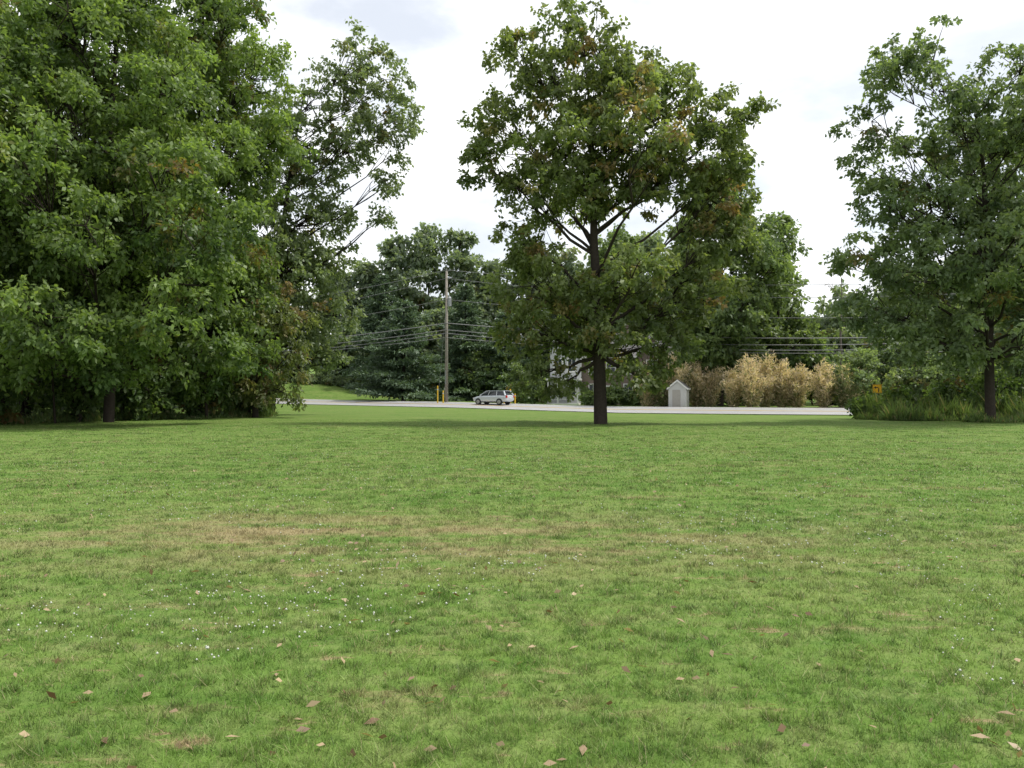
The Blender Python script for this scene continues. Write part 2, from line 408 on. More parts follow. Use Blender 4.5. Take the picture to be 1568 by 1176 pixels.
# vines
tot += tree('vine_draped_tree', (-16.6, 51), auto_lobes(2.9, 0.6, 12, 18) + [(2.0, -1, 2.0, 1.2), (2.2, 0, 4, 1.4), (2.0, 0, 6.5, 1.6)], 10, m_vine, leaf=(0.26, 0.15), cR=0.65, k=2.8, twigs=6, per=12, tr=0.2, autumn=0.26, bright=0.5, droop=1.0, minattach=1)
# understory
g = empty('understory_shrubs')
for q, (x, y, R, h) in enumerate([(-31, 34, 3, 5), (-26, 38.5, 2.6, 4.5), (-23.5, 42.5, 2.4, 4.2), (-21.2, 45.5, 2.2, 3.8), (-19.2, 49, 2.2, 3.8), (-17.6, 53, 2.0, 4.5), (-20, 60, 3, 6), (-27, 45, 3, 7), (-23, 52, 3.5, 8), (-24, 62, 4, 9), (-34, 42, 4, 8), (-31, 56, 5, 12), (-33, 66, 6, 12), (-40, 54, 6, 12), (-24, 68, 4.5, 11), (-28, 76, 5, 12)]):
    tot += tree('u', (x, y), auto_lobes(R, 0.1, h, 9), h * .8, m_leafA, leaf=(0.3, 0.2), cR=0.75, k=2.5, twigs=6, per=10, tr=0.08, group=g, bright=0.15, minattach=.3, zmin=.3)  # low bright puts the shade inside the wood into the leaf tint
# bare trunks in the wood
W = Wood()
for q in range(26):
    x = random.uniform(-33, -18); y = random.uniform(40, 60) + (-18 - x) * -0.3
    if x > -23 and y < 44: y += 6
    z = H(x, y); r = random.uniform(.05, .13)
    pts = np.array([[x, y, z - .2], [x + random.uniform(-.4, .4), y, z + 4], [x + random.uniform(-1, 1), y, z + 9]])
    W.tube(pts, [r, r * .8, r * .5], 8)
np_mesh('woodland_tree_trunks', np.concatenate(W.V), np.concatenate(W.F), m_bark, smooth=True)

# --- right-hand tree
rt = [(21.4, 20.1, 1.8, .75), (19.9, 18.4, 1.5, .75), (20.9, 18.3, 1.3, .6), (19.1, 16.0, 1.5, .7), (18.4, 14.0, 1.0, .7), (22.5, 17.5, 1.7, .75), (24.6, 17.8, 1.5, .6), (27, 18.8, 1.9, .75), (23.7, 15.2, 2.1, .9), (26.3, 14.9, 2.2, .9),
      (21.2, 13.6, 1.9, .9), (20.0, 11.4, 1.7), (22.8, 11.6, 2.5), (26, 11.6, 2.7), (19.3, 9, 1.8), (21.6, 8.6, 2.4), (24.3, 8.8, 2.5), (27.2, 8.8, 2.6), (19.2, 6.2, 1.7), (21.4, 5.6, 1.9), (24.0, 5.8, 1.7), (28, 5.8, 2.0),
      (29, 12, 2.5), (30.5, 8, 2.5), (29.5, 16, 2.2, .8), (20.3, 4.4, 1.3), (22.6, 4.0, 1.4), (27.3, 4.0, 1.4), (24.2, 4.0, 1.1)]
lob = [(x - 25.5, random.uniform(-1.2, 1.2), z, r, (f[0] if f else 1.0)) for (x, z, r, *f) in rt]
for q in range(12):
    x, z, r = rt[random.randrange(8, len(rt))][:3]
    lob.append(((x - 25.5) * .3, random.choice((-1, 1)) * random.uniform(2.5, 5), z, r * .85, .7))
tot += tree('roadside_tree', (25.5, 42), lob, 18.5, m_leafR, leaf=(0.27, 0.165), cR=0.62, k=2.55, twigs=6, per=12, tr=0.25, lean=(-1.0, 0), autumn=0.04, bright=0.5, minattach=3.4)
tot += tree('roadside_tree', (35, 51), auto_lobes(6.8, 2.0, 24, 28), 22, m_leafR, leaf=(0.36, 0.23), cR=0.9, k=2.6, twigs=6, per=12, tr=0.28, bright=0.5)
# --- tree mass behind the oak
BIG = dict(leaf=(0.50, 0.32), cR=1.15, k=3.1, twigs=6, per=13)
tot += tree('maple_tree', (23.2, 88), auto_lobes(8.8, 3, 28, 38, 0.42), 23, m_leafBack, tr=0.4, bright=0.55, autumn=0.01, **BIG)
tot += tree('maple_tree', (31.0, 92), auto_lobes(5.4, 2, 23, 24, 0.4), 19, m_leafBack, tr=0.3, bright=0.5, autumn=0.02, **BIG)
tot += tree('maple_tree', (14.5, 110), auto_lobes(8, 3, 26, 26, 0.4), 22, m_leafBack, tr=0.3, bright=0.5, autumn=0.01, **BIG)
# dead tree
tree('dead_tree', (35.0, 84), [(-1.4, 0, 13, 1.2), (0.3, 0, 15, 1.3), (1.5, 0, 12, 1.2), (-.6, 0, 10, 1.2), (1.2, .5, 9, 1)], 14, m_leafB, cR=.6, k=2.5, tr=.16, bark=m_bark_pale, wood_only=True)
for (x, y, R, h) in ((34.5, 78, 3.6, 6.2), (40.5, 76, 3.6, 5.6), (45.5, 77, 3.8, 6.8), (51, 74, 3.5, 6), (38, 80, 3.8, 8.0), (46, 83, 4.5, 10)):
    tot += tree('garden_tree', (x, y), auto_lobes(R, .2, h, 13), h * .8, m_leafR, leaf=(0.38, 0.25), cR=.8, k=3.0, twigs=6, per=12, tr=.12, bright=.8 if x < 36 else .35, minattach=.4)

# --- pines beyond the road
def pine(name, base, h, R, zlow, mat=m_needle, dens=1.0, bright=0.4):
    bx, by = base; bz = H(bx, by); W = Wood(); LV = []; BR = []
    W.tube([[bx, by, bz - .2], [bx, by, bz + h * .5], [bx, by, bz + h]], [.3, .18, .03], 8)
    z = zlow
    while z < h - .3:
        t = (z - zlow) / (h - zlow)
        nb = random.choice((5, 6, 7))
        a0 = random.uniform(0, 6.28)
        for q in range(nb):
            a = a0 + q * 6.283 / nb + random.uniform(-.4, .4)
            ln = R * (1 - t ** 1.5) * random.uniform(.55, 1.12) + .4
            s = np.linspace(0, 1, 5)
            rise = random.uniform(-.06, .16) + t * .25
            P = np.stack([bx + math.cos(a) * ln * s, by + math.sin(a) * ln * s, bz + z + random.uniform(-.25, .25) + ln * (rise * s - .16 * s ** 2 + .07 * s ** 4)], 1)
            W.tube(P, .06 * (1 - s * .8), 4)
            n = int(60 * ln * dens)
            u = rng.uniform(.15, 1.05, n); side = rng.normal(size=n) * .20 * ln * (1 - u * .55)
            base_ = np.stack([np.interp(u, s, P[:, c]) for c in range(3)], 1)
            pos = base_ + np.stack([-math.sin(a) * side, math.cos(a) * side, rng.normal(size=n) * .12 - np.abs(side) * .14], 1)
            ax = unit(np.array([math.cos(a), math.sin(a), .15]) + rng.normal(size=(n, 3)) * .6)
            LV.append(leaf_quads(pos, ax, .55, .20, up=1.2)); BR.append(np.full(n, bright + random.uniform(-.25, .25)) + rng.normal(size=n) * .15 + .25 * (u - .5))
        z += random.uniform(.6, .95)
    e = empty(name)
    np_mesh('trunk_and_boughs', np.concatenate(W.V), np.concatenate(W.F), m_bark, parent=e, smooth=True)
    v = np.concatenate(LV); n = len(v); tint = np.zeros((n, 4, 4), np.float32)
    tint[..., 0] = np.clip(np.concatenate(BR), 0, 1)[:, None]; tint[..., 3] = 1
    np_mesh('needles', v.reshape(-1, 3), np.arange(n * 4).reshape(n, 4), mat, tint.reshape(-1, 4), parent=e)
    return n
tot += pine('white_pine_tree', (-14.2, 103), 13.5, 6.6, .8)
tot += pine('white_pine_tree', (-19.5, 118), 18, 5.5, 2.8, bright=.5)
tot += pine('white_pine_tree', (-6.6, 112), 17, 5.5, .8, bright=.6)
tot += pine('white_pine_tree', (-1.0, 112), 13, 5.0, .8, bright=.5)

# --- distant woods
g = empty('distant_woods')
dw = [(-58, 95, 8, 27), (-47, 88, 7, 25), (-42, 104, 8, 27), (-37, 126, 8, 22), (-29, 133, 7, 23), (-24.5, 133, 6, 24), (-19, 132, 6.5, 28), (-14, 131, 7, 30), (-8.5, 131, 6.2, 29), (-3, 132, 6, 24), (3, 130, 6.5, 27), (9, 132, 7, 26), (16, 130, 8, 27), (22, 126, 8, 28), (29, 120, 8, 25),
      (38, 118, 8, 18), (45, 108, 7, 16), (52, 104, 8, 19), (60, 100, 8, 22), (72, 98, 9, 24), (50, 90, 6, 11), (58, 84, 6, 15), (66, 80, 7, 20), (-70, 80, 9, 26), (-52, 70, 8, 27), (-44, 62, 8, 27), (-38, 74, 7, 24), (-32, 84, 7, 22), (42, 94, 6, 10), (-14, 120, 5, 14), (-9, 121, 5, 15), (-26, 126, 5, 12), (-35, 98, 6, 16)]
for (x, y, R, h) in dw:
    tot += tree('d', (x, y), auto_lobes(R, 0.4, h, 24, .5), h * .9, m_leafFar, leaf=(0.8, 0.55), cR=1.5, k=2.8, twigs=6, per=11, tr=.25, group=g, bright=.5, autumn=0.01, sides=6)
g = empty('roadside_thicket')
for x in np.arange(-12, 62, 3.6):
    y = float(road_y(x)) + random.uniform(23, 28)
    if 2 < x < 19: y += 10
    hh_ = random.uniform(4.5, 8.0) + (3 if x > 30 else 0)
    tot += tree('h', (float(x), y), auto_lobes(3.6, .1, hh_, 11), 4, m_leafBack, leaf=(0.5, 0.34), cR=1.0, k=2.6, twigs=6, per=10, tr=.1, group=g, bright=.35, minattach=.3)
g = empty('garden_hedge')
for x in np.arange(-31.5, -22, 1.5):
    tot += tree('h', (float(x), 116.5 + random.uniform(-.4, .4)), auto_lobes(1.2, .1, 1.5, 5), 1.0, m_leafFar, leaf=(.3, .2), cR=.5, k=2.4, twigs=6, per=9, tr=.06, group=g, bright=.8, minattach=.2, zmin=.1)

# --- dry bamboo / ornamental thicket
LV = []; BR = []; HU = []; W = Wood()
xc = 14.6
while xc < 33.5:
    yc = float(road_y(xc)) + random.uniform(8, 11.5); H0 = random.uniform(3.8, 6.2); gr = random.random() < .2 or xc > 31
    for q in range(24):
        a_ = random.uniform(0, 6.28); sp_ = random.uniform(.1, 1.6)
        x = xc + math.cos(a_) * .35 * sp_; y = yc + math.sin(a_) * .35 * sp_; z = H(x, y)
        hgt = H0 * random.uniform(.7, 1.08) * (1 - .14 * sp_)
        s = np.linspace(0, 1, 5)
        P = np.stack([x + math.cos(a_) * sp_ * s ** 1.7, y + math.sin(a_) * sp_ * s ** 1.7, z + hgt * (s - .10 * s ** 4 * sp_)], 1)
        W.tube(P, .022 * (1 - .7 * s), 4)
        n = 170; u = rng.uniform(.03, 1.02, n)
        pos = np.stack([np.interp(u, s, P[:, c]) for c in range(3)], 1) + rng.normal(size=(n, 3)) * np.array([.17, .17, .15])
        LV.append(leaf_quads(pos, unit(rng.normal(size=(n, 3)) * .5 + np.array([math.cos(a_) * .4, math.sin(a_) * .4, .8])), .42, .085))
        BR.append(np.clip(rng.normal(size=n) * .18 + random.uniform(.2, .75) + .25 * u, 0, 1)); HU.append(np.where(rng.random(n) < (.7 if gr else .06 + .28 * (1 - u)), .9, 0.))
    xc += random.uniform(1.0, 2.1)
e = empty('bamboo_thicket')
np_mesh('canes', np.concatenate(W.V), np.concatenate(W.F), simple('bamboo_cane', (.45, .36, .2)), parent=e)
v = np.concatenate(LV); n = len(v); tint = np.zeros((n, 4, 4), np.float32)
tint[..., 0] = np.concatenate(BR)[:, None]; tint[..., 1] = np.concatenate(HU)[:, None]; tint[..., 3] = 1
np_mesh('leaves', v.reshape(-1, 3), np.arange(n * 4).reshape(n, 4), m_bamboo, tint.reshape(-1, 4), parent=e)

# ------------------------------------------------------------------ lawn grass blades
def blades(name, x, y, h, w, mat, lean=.5, dry=.06, parent=None, shade=None):
    n = len(x); z = height(x, y)
    a = rng.uniform(0, 2 * np.pi, n)
    wv = np.stack([np.cos(a), np.sin(a), np.zeros(n)], 1) * (w * .5)[:, None]
    a2 = rng.uniform(0, 2 * np.pi, n); l = np.abs(rng.normal(size=n)) * lean
    tip = np.stack([np.cos(a2) * l * h, np.sin(a2) * l * h, h], 1)
    B = np.stack([x, y, z - .005], 1)
    V = np.stack([B - wv, B + wv, B + tip], 1)
    t = np.zeros((n, 3, 4), np.float32); t[..., 3] = 1
    t[..., 0] = (rng.uniform(0, 1, n) if shade is None else shade)[:, None]; t[:, 2, 0] += .15
    t[..., 1] = np.where(rng.random(n) < dry, rng.uniform(.4, 1, n), 0)[:, None]
    return np_mesh(name, V.reshape(-1, 3), np.arange(n * 3).reshape(n, 3), mat, t.reshape(-1, 4), parent=parent)
n1 = 430000
r = np.exp(rng.uniform(math.log(2.4), math.log(48), n1)); th = rng.uniform(-.80, .80, n1)
gx = r * np.sin(th); gy = r * np.cos(th)
h1 = (.016 + .022 * rng.random(n1)) * np.clip((r / 12) ** .2, .85, 1.3); s1 = rng.uniform(.05, .95, n1)
# tufts: groups of blades sharing a root area, height and shade
nt_ = 16000; pb = 20
rt_ = np.exp(rng.uniform(math.log(2.4), math.log(40), nt_)); tt_ = rng.uniform(-.80, .80, nt_)
tx = rt_ * np.sin(tt_); ty = rt_ * np.cos(tt_); th_ = rng.uniform(.03, .065, nt_); ts_ = rng.uniform(-.1, 1.1, nt_)
sg = np.repeat(.024 * np.clip(rt_ / 5, .8, 4), pb)
gx2 = np.repeat(tx, pb) + rng.normal(size=nt_ * pb) * sg; gy2 = np.repeat(ty, pb) + rng.normal(size=nt_ * pb) * sg
h2 = np.repeat(th_, pb) * rng.uniform(.6, 1.1, nt_ * pb); s2 = np.clip(np.repeat(ts_, pb) + rng.normal(size=nt_ * pb) * .12, 0, 1)
gx = np.concatenate([gx, gx2]); gy = np.concatenate([gy, gy2]); hh = np.concatenate([h1, h2]); ss = np.concatenate([s1, s2])
r = np.hypot(gx, gy)
ww = .0055 * np.clip(r / 4.5, .8, 4.5)
blades('lawn_grass', gx, gy, hh, ww, m_blade, 1.0, .09, shade=ss)

# clover flowers and fallen leaves
n = 4200
r = np.exp(rng.uniform(math.log(5), math.log(42), n)); th = rng.uniform(-.7, .7, n); fx = r * np.sin(th); fy = r * np.cos(th)
keep = (np.sin(fx * .9 + 1.3 * np.sin(fy * .5)) * np.sin(fy * .8 + fx * .3) > .0); fx, fy = fx[keep], fy[keep]; n = len(fx); z = height(fx, fy) + .035
oc = np.array([[1, 0, 0], [-1, 0, 0], [0, 1, 0], [0, -1, 0], [0, 0, 1], [0, 0, -1]]) * .008
of = np.array([[0, 2, 4], [2, 1, 4], [1, 3, 4], [3, 0, 4], [2, 0, 5], [1, 2, 5], [3, 1, 5], [0, 3, 5]])
V = (np.stack([fx, fy, z], 1)[:, None, :] + oc[None] * rng.uniform(.6, 1.3, (n, 1, 1)))
F = (np.arange(n)[:, None, None] * 6 + of[None]).reshape(-1, 3)
np_mesh('clover_flowers', V.reshape(-1, 3), F, simple('clover_white', (.5, .52, .45), .8))
n = 520
r = np.exp(rng.uniform(math.log(3.2), math.log(24), n)); th = rng.uniform(-.68, .68, n); fx = r * np.sin(th); fy = r * np.cos(th)
P = np.stack([fx, fy, height(fx, fy) + .026], 1); A = unit(rng.normal(size=(n, 3)) * np.array([1, 1, .3]))
v = leaf_quads(P, A, .070, .032, up=1.6); tint = np.zeros((n, 4, 4), np.float32); tint[..., 0] = rng.random(n)[:, None]; tint[..., 3] = 1
np_mesh('fallen_leaves', v.reshape(-1, 3), np.arange(n * 4).reshape(n, 4), leaf_mat('dead_leaves', (.13, .070, .04), (.40, .30, .18), transl=.15), tint.reshape(-1, 4))

# tall weeds under the right tree and along the wood edge
def weeds(cx, cy, rx_, ry_, n, h):
    a = rng.uniform(0, 2 * np.pi, n); rr = np.sqrt(rng.random(n))
    x = cx + rx_ * rr * np.cos(a); y = cy + ry_ * rr * np.sin(a)
    lump = .75 + .35 * np.sin(x * 2.3 + 1.4 * np.sin(y * 1.7))
    hh = h * rng.uniform(.35, 1.15, n) * (1 - .5 * rr ** 3) * lump
    z = height(x, y)
    P = np.stack([x, y, z], 1)
    return leaf_quads(P, unit(np.stack([rng.normal(size=n) * .35, rng.normal(size=n) * .35, np.ones(n)], 1)), hh, .06)
def weed_obj(name, lst):
    v = np.concatenate(lst); n = len(v); tint = np.zeros((n, 4, 4), np.float32); tint[..., 3] = 1
    tint[..., 0] = rng.uniform(.1, 1, n)[:, None]; tint[..., 1] = np.where(rng.random(n) < .12, .8, 0)[:, None]
    np_mesh(name, v.reshape(-1, 3), np.arange(n * 4).reshape(n, 4), m_weed, tint.reshape(-1, 4))
weed_obj('tall_weeds', [weeds(24.5, 46, 3.2, 2.4, 9000, 1.6), weeds(23.2, 48, 2.2, 2, 4000, 1.9), weeds(29, 45, 3, 3, 8000, 1.6), weeds(26, 42.3, 1.8, 1.0, 3000, .7)])
lst = []
for q in range(34):
    t = q / 33.; lst.append(weeds(-32 + 15.0 * t + random.uniform(-.5, .5), 33 + 20 * t + random.uniform(-1, 1), 1.3, 1.3, 700, random.uniform(.3, .9)))
weed_obj('woodland_edge_weeds', lst)
g = empty('roadside_shrubs')
for (x, y, R, h) in ((23.2, 47, 1.4, 1.9), (25.6, 46, 1.5, 2.6), (28, 46, 2.0, 3.4), (30.5, 45, 2.0, 3.0), (22, 49, 1.1, 1.4), (32, 49, 2.6, 4.5), (28.5, 51, 2.4, 3.6)):
    tot += tree('s', (x, y), auto_lobes(R, .1, h, 8), h * .8, m_leafA, leaf=(.22, .14), cR=.5, k=2.0, twigs=6, per=9, tr=.05, group=g, bright=.3, minattach=.2, zmin=.15)

# ------------------------------------------------------------------ house
m_grey = simple('grey_brown_shingle_wall', (.24, .185, .16), .85, .25, 7, bump=.3)
m_siding, nt, b, out = new_mat('white_siding')
tc = nt.nodes.new('ShaderNodeTexCoord'); wv = nt.nodes.new('ShaderNodeTexWave'); wv.bands_direction = 'Z'; wv.wave_profile = 'SAW'; wv.inputs['Scale'].default_value = 1.6
bp = nt.nodes.new('ShaderNodeBump'); bp.inputs['Strength'].default_value = .5; bp.inputs['Distance'].default_value = .03
nt.links.new(tc.outputs['Object'], wv.inputs['Vector']); nt.links.new(wv.outputs['Fac'], bp.inputs['Height']); nt.links.new(bp.outputs[0], b.inputs['Normal'])
b.inputs['Base Color'].default_value = (.55, .55, .54, 1); b.inputs['Roughness'].default_value = .6
m_siding2 = simple('grey_siding', (.46, .47, .48), .7, .1, 4)
m_roof = simple('roof_shingles', (.14, .135, .135), .9, .3, 5, bump=.4)
m_trim = simple('white_trim', (.72, .72, .70), .5, .04)
m_glass = simple('window_glass', (.03, .04, .05), .08, .1)
m_door = simple('door_paint', (.12, .05, .04), .5)

def window(bm, x, y, z, w, h):  # front face at -y
    add_box(bm, (x, y - .02, z), (w, .04, h), mi=1)
    t = .12
    for sx in (-1, 1): add_box(bm, (x + sx * (w / 2 + t / 2), y - .04, z), (t, .08, h + 2 * t), mi=0)
    for sz in (-1, 1): add_box(bm, (x, y - .043, z + sz * (h / 2 + t / 2)), (w, .08, t), mi=0)
    add_box(bm, (x, y - .055, z), (w, .03, .05), mi=0)
    add_box(bm, (x, y - .058, z), (.04, .03, h), mi=0)

def gable_block(bm, x0, x1, y0, y1, zt, rise, axis_='x', mi_wall=0, mi_roof=1, ov=.35):
    add_box(bm, ((x0 + x1) / 2, (y0 + y1) / 2, zt / 2 - .4), (x1 - x0, y1 - y0, zt + .8), mi=mi_wall)
    th = .18
    if axis_ == 'x':
        ym = (y0 + y1) / 2
        for x in (x0, x1):
            add_poly(bm, [(x, y0, zt), (x, y1, zt), (x, ym, zt + rise)], mi_wall)
        k = rise / (ym - y0)
        for s, ye in ((-1, y0 - ov), (1, y1 + ov)):
            ze = zt - ov * k
            A = [(x0 - ov, ye, ze), (x1 + ov, ye, ze), (x1 + ov, ym, zt + rise), (x0 - ov, ym, zt + rise)]
            Bq = [(p[0], p[1], p[2] + th) for p in A]
            add_poly(bm, A, mi_roof); add_poly(bm, Bq, mi_roof)
            for q in range(4): add_poly(bm, [A[q], A[(q + 1) % 4], Bq[(q + 1) % 4], Bq[q]], 2)
    else:
        xm = (x0 + x1) / 2
        for y in (y0, y1):
            add_poly(bm, [(x0, y, zt), (x1, y, zt), (xm, y, zt + rise)], mi_wall)
        k = rise / (xm - x0)
        for xe in (x0 - ov, x1 + ov):
            ze = zt - ov * k
            A = [(xe, y0 - ov, ze), (xe, y1 + ov, ze), (xm, y1 + ov, zt + rise), (xm, y0 - ov, zt + rise)]
            Bq = [(p[0], p[1], p[2] + th) for p in A]
            add_poly(bm, A, mi_roof); add_poly(bm, Bq, mi_roof)
            for q in range(4): add_poly(bm, [A[q], A[(q + 1) % 4], Bq[(q + 1) % 4], Bq[q]], 2)

hx, hy = 12.6, 97
house = empty('grey_farmhouse', (hx, hy, H(hx, hy)), math.radians(-12))
bm = bmesh.new(); gable_block(bm, -4.0, 7.2, 0, 8, 6.0, 2.6, 'x'); bm_obj('main_block', bm, [m_grey, m_roof, m_trim], house)
bm = bmesh.new(); gable_block(bm, 3.0, 6.4, -1.6, 0.0, 6.0, 2.2, 'y'); bm_obj('front_gable', bm, [m_grey, m_roof, m_trim], house)
bm = bmesh.new(); gable_block(bm, -7.8, -4.0, -1.2, 7, 7.2, 2.4, 'y'); bm_obj('siding_wing', bm, [m_siding2, m_roof, m_trim], house)
bm = bmesh.new(); add_box(bm, (1.0, 4.0, 8.9), (.9, .7, 2.2)); add_box(bm, (1.0, 4.0, 10.05), (1.1, .9, .12)); bm_obj('chimney', bm, m_grey, house)
bm = bmesh.new()
for x in (-6.8, -5.1):
    for z in (1.8, 4.9): window(bm, x, -1.2, z, .9, 1.5)
window(bm, -5.9, -1.2, 7.7, .7, 1.0)
for x in (-2.6, -.4, 1.7):
    window(bm, x, 0, 4.6, .95, 1.5)
for x in (-2.6, 1.7): window(bm, x, 0, 1.7, .95, 1.6)
for z in (1.7, 4.6): window(bm, 4.7, -1.6, z, 1.3, 1.5)
window(bm, 4.7, -1.6, 6.9, .7, .8)
bm_obj('windows', bm, [m_trim, m_glass], house)
bm = bmesh.new(); add_box(bm, (-.4, -.03, 1.15), (1.0, .06, 2.1), mi=0); add_box(bm, (-.4, -.05, 2.3), (1.3, .1, .18), mi=1); bm_obj('front_door', bm, [m_door, m_trim], house)
bm = bmesh.new()
add_box(bm, (-5.9, -2.4, .1), (3.9, 2.3, .3)); add_box(bm, (-5.9, -2.4, 3.1), (4.1, 2.4, .2))
for x in (-7.7, -6.5, -5.3, -4.1): add_box(bm, (x, -3.4, 1.6), (.16, .16, 2.8))
for z in (.7, 1.1): add_box(bm, (-5.9, -3.4, z), (3.6, .05, .06))
bm_obj('porch', bm, m_trim, house)
g = empty('foundation_shrubs')
for (x, y, R, h) in ((9.3, 90, 1.4, 1.7), (11.8, 91, 1.5, 2.2), (14, 92, 1.4, 1.9), (2.6, 94, 1.8, 3.2), (.6, 97, 2.4, 5)):
    tot += tree('s', (x, y), auto_lobes(R, .1, h, 7), h * .8, m_leafBack, leaf=(.34, .22), cR=.7, k=2.4, twigs=6, per=9, tr=.05, group=g, bright=.5, minattach=.2, zmin=.15)

# small white outbuilding by the road
sx_, sy_ = 16.9, float(road_y(16.9)) + 6.0
shed = empty('garden_shed', (sx_, sy_, H(sx_, sy_)), math.radians(-20))
bm = bmesh.new(); gable_block(bm, -.9, .9, 0, 2.2, 1.9, .75, 'y', ov=.15); bm_obj('walls_and_roof', bm, [m_siding, m_roof, m_trim], shed)
bm = bmesh.new(); add_box(bm, (-.1, -.03, .9), (.8, .05, 1.75)); add_box(bm, (.2, -.07, .9), (.05, .04, .12)); bm_obj('door', bm, simple('shed_door', (.38, .36, .33)), shed)

# ------------------------------------------------------------------ utility poles and wires
m_pole = simple('weathered_pole_wood', (.26, .235, .20), .9, .3, 5)
m_metal = simple('galvanised_steel', (.35, .36, .37), .4, .1, metal=.6)
m_cer = simple('insulator', (.3, .3, .32), .3)
def upole(x, y, h, tf=True, rz=-.55):
    z = H(x, y); e = empty('utility_pole', (x, y, z), rz)
    bm = bmesh.new(); add_cyl(bm, (0, 0, -.3), (0, 0, h), .21, .13, 14); bm_obj('pole', bm, m_pole, e, True)
    bm = bmesh.new()
    add_cyl(bm, (0, 0, h), (0, 0, h + .35), .05, .03, 10, 1)
    for zz in (h - 1.0, h - 2.0):
        add_cyl(bm, (.1, 0, zz), (.45, 0, zz + .1), .03, .03, 8, 0); add_cyl(bm, (.45, 0, zz + .1), (.45, 0, zz + .35), .06, .04, 8, 1)
    if tf:
        add_cyl(bm, (.42, 0, h - 4.2), (.42, 0, h - 3.2), .24, .24, 16, 0); add_cyl(bm, (.42, 0, h - 3.2), (.42, 0, h - 3.08), .24, .12, 16, 0)
        add_cyl(bm, (.42, 0, h - 3.08), (.42, 0, h - 2.8), .04, .03, 8, 1); add_box(bm, (.15, 0, h - 3.5), (.2, .1, .08))
        add_cyl(bm, (-.25, 0, h - 3.0), (-.25, 0, h - 2.4), .04, .04, 8, 1)
    for zz in (h - 6.2, h - 7.0, h - 7.4): add_box(bm, (.0, -.17, zz), (.1, .14, .1))
    add_box(bm, (0, -.2, 3.0), (.16, .05, 1.6), mi=0)
    bm_obj('hardware', bm, [m_metal, m_cer], e)
    return (x, y, z)
P1 = upole(-7.75, 93.2, 15.6); P2 = upole(52, 75.5, 12.6, False, -.3); P0 = upole(-62, 134, 15.0, False)
bm = bmesh.new()
def wire(a, b_, sag, r):
    s = np.linspace(0, 1, 15); pts = [Vector(a) * (1 - t) + Vector(b_) * t - Vector((0, 0, sag * 4 * t * (1 - t))) for t in s]
    for q in range(14): add_cyl(bm, pts[q], pts[q + 1], r, r, 5)
for (o1, o2, sg_, r_) in ((15.7, 12.8, 1.3, .026), (14.7, 11.6, 1.5, .024), (12.2, 9.4, 1.3, .024), (9.4, 7.4, 1.1, .05), (8.6, 6.9, 1.2, .042), (8.2, 6.4, 1.3, .038), (7.7, 5.9, 1.1, .03)):
    wire((P1[0], P1[1] - .2, P1[2] + o1), (P2[0], P2[1] - .2, P2[2] + o2 - .2), sg_, r_); wire((P1[0], P1[1] - .2, P1[2] + o1), (P0[0], P0[1] - .2, P0[2] + o2 + 1.8), sg_, r_)
wire((P1[0], P1[1], P1[2] + 12), (P1[0] - .9, P1[1] - 1.5, H(P1[0] - .9, P1[1] - 1.5)), 0, .014)
bm_obj('overhead_wires', bm, simple('weathered_cable', (.20, .20, .205), .5), None)

m_yel = simple('safety_yellow_paint', (.72, .46, .03), .5, .08)
m_band = simple('reflector_band', (.6, .6, .6), .3)
for (x, y, h, r) in ((-8.65, 91.7, 2.1, .07), (-8.0, 91.6, 1.5, .08), (-.9, 90.5, 1.3, .09), (-.2, 90.0, 1.7, .09), (.35, 89.5, 1.2, .08)):
    bm = bmesh.new(); add_cyl(bm, (0, 0, -.2), (0, 0, h - .05), r, r, 12); add_cyl(bm, (0, 0, h - .05), (0, 0, h), r, r * .6, 12)
    add_cyl(bm, (0, 0, h * .75), (0, 0, h * .75 + .12), r + .006, r + .006, 12, 1)
    o = bm_obj('yellow_bollard', bm, [m_yel, m_band]); o.location = (x, y, H(x, y))

# ------------------------------------------------------------------ road sign
sx_, sy_ = 27.9, 60.2
sign = empty('traffic_sign', (sx_, sy_, H(sx_, sy_)), math.radians(-18))
m_signy = simple('sign_yellow', (.75, .38, .02), .35, .04); m_blk = simple('sign_black', (.02, .02, .02), .5)
bm = bmesh.new(); add_box(bm, (0, 0, 1.2), (.06, .04, 2.6)); bm_obj('post', bm, m_metal, sign)
bm = bmesh.new(); add_box(bm, (0, -.035, 2.2), (.66, .015, .66), bevel=.004); bm_obj('plate', bm, m_signy, sign)
bm = bmesh.new()
add_box(bm, (.1, -.048, 2.1), (.07, .008, .32)); add_box(bm, (-.01, -.048, 2.29), (.16, .008, .065))
add_poly(bm, [(-.09, -.05, 2.4), (-.09, -.05, 2.18), (-.24, -.05, 2.29)])
for s in (-1, 1):
    add_box(bm, (s * .31, -.0465, 2.2), (.014, .008, .62)); add_box(bm, (0, -.0468, 2.2 + s * .31), (.6, .008, .014))
bm_obj('arrow_and_border', bm, m_blk, sign)
mk = empty('roadside_marker', (26.0, 57.5, H(26.0, 57.5)), -.2)
bm = bmesh.new(); add_box(bm, (0, 0, .25), (.04, .03, .6)); add_box(bm, (0, -.03, .5), (.3, .015, .2), bevel=.005); bm_obj('post_and_plate', bm, m_trim, mk)

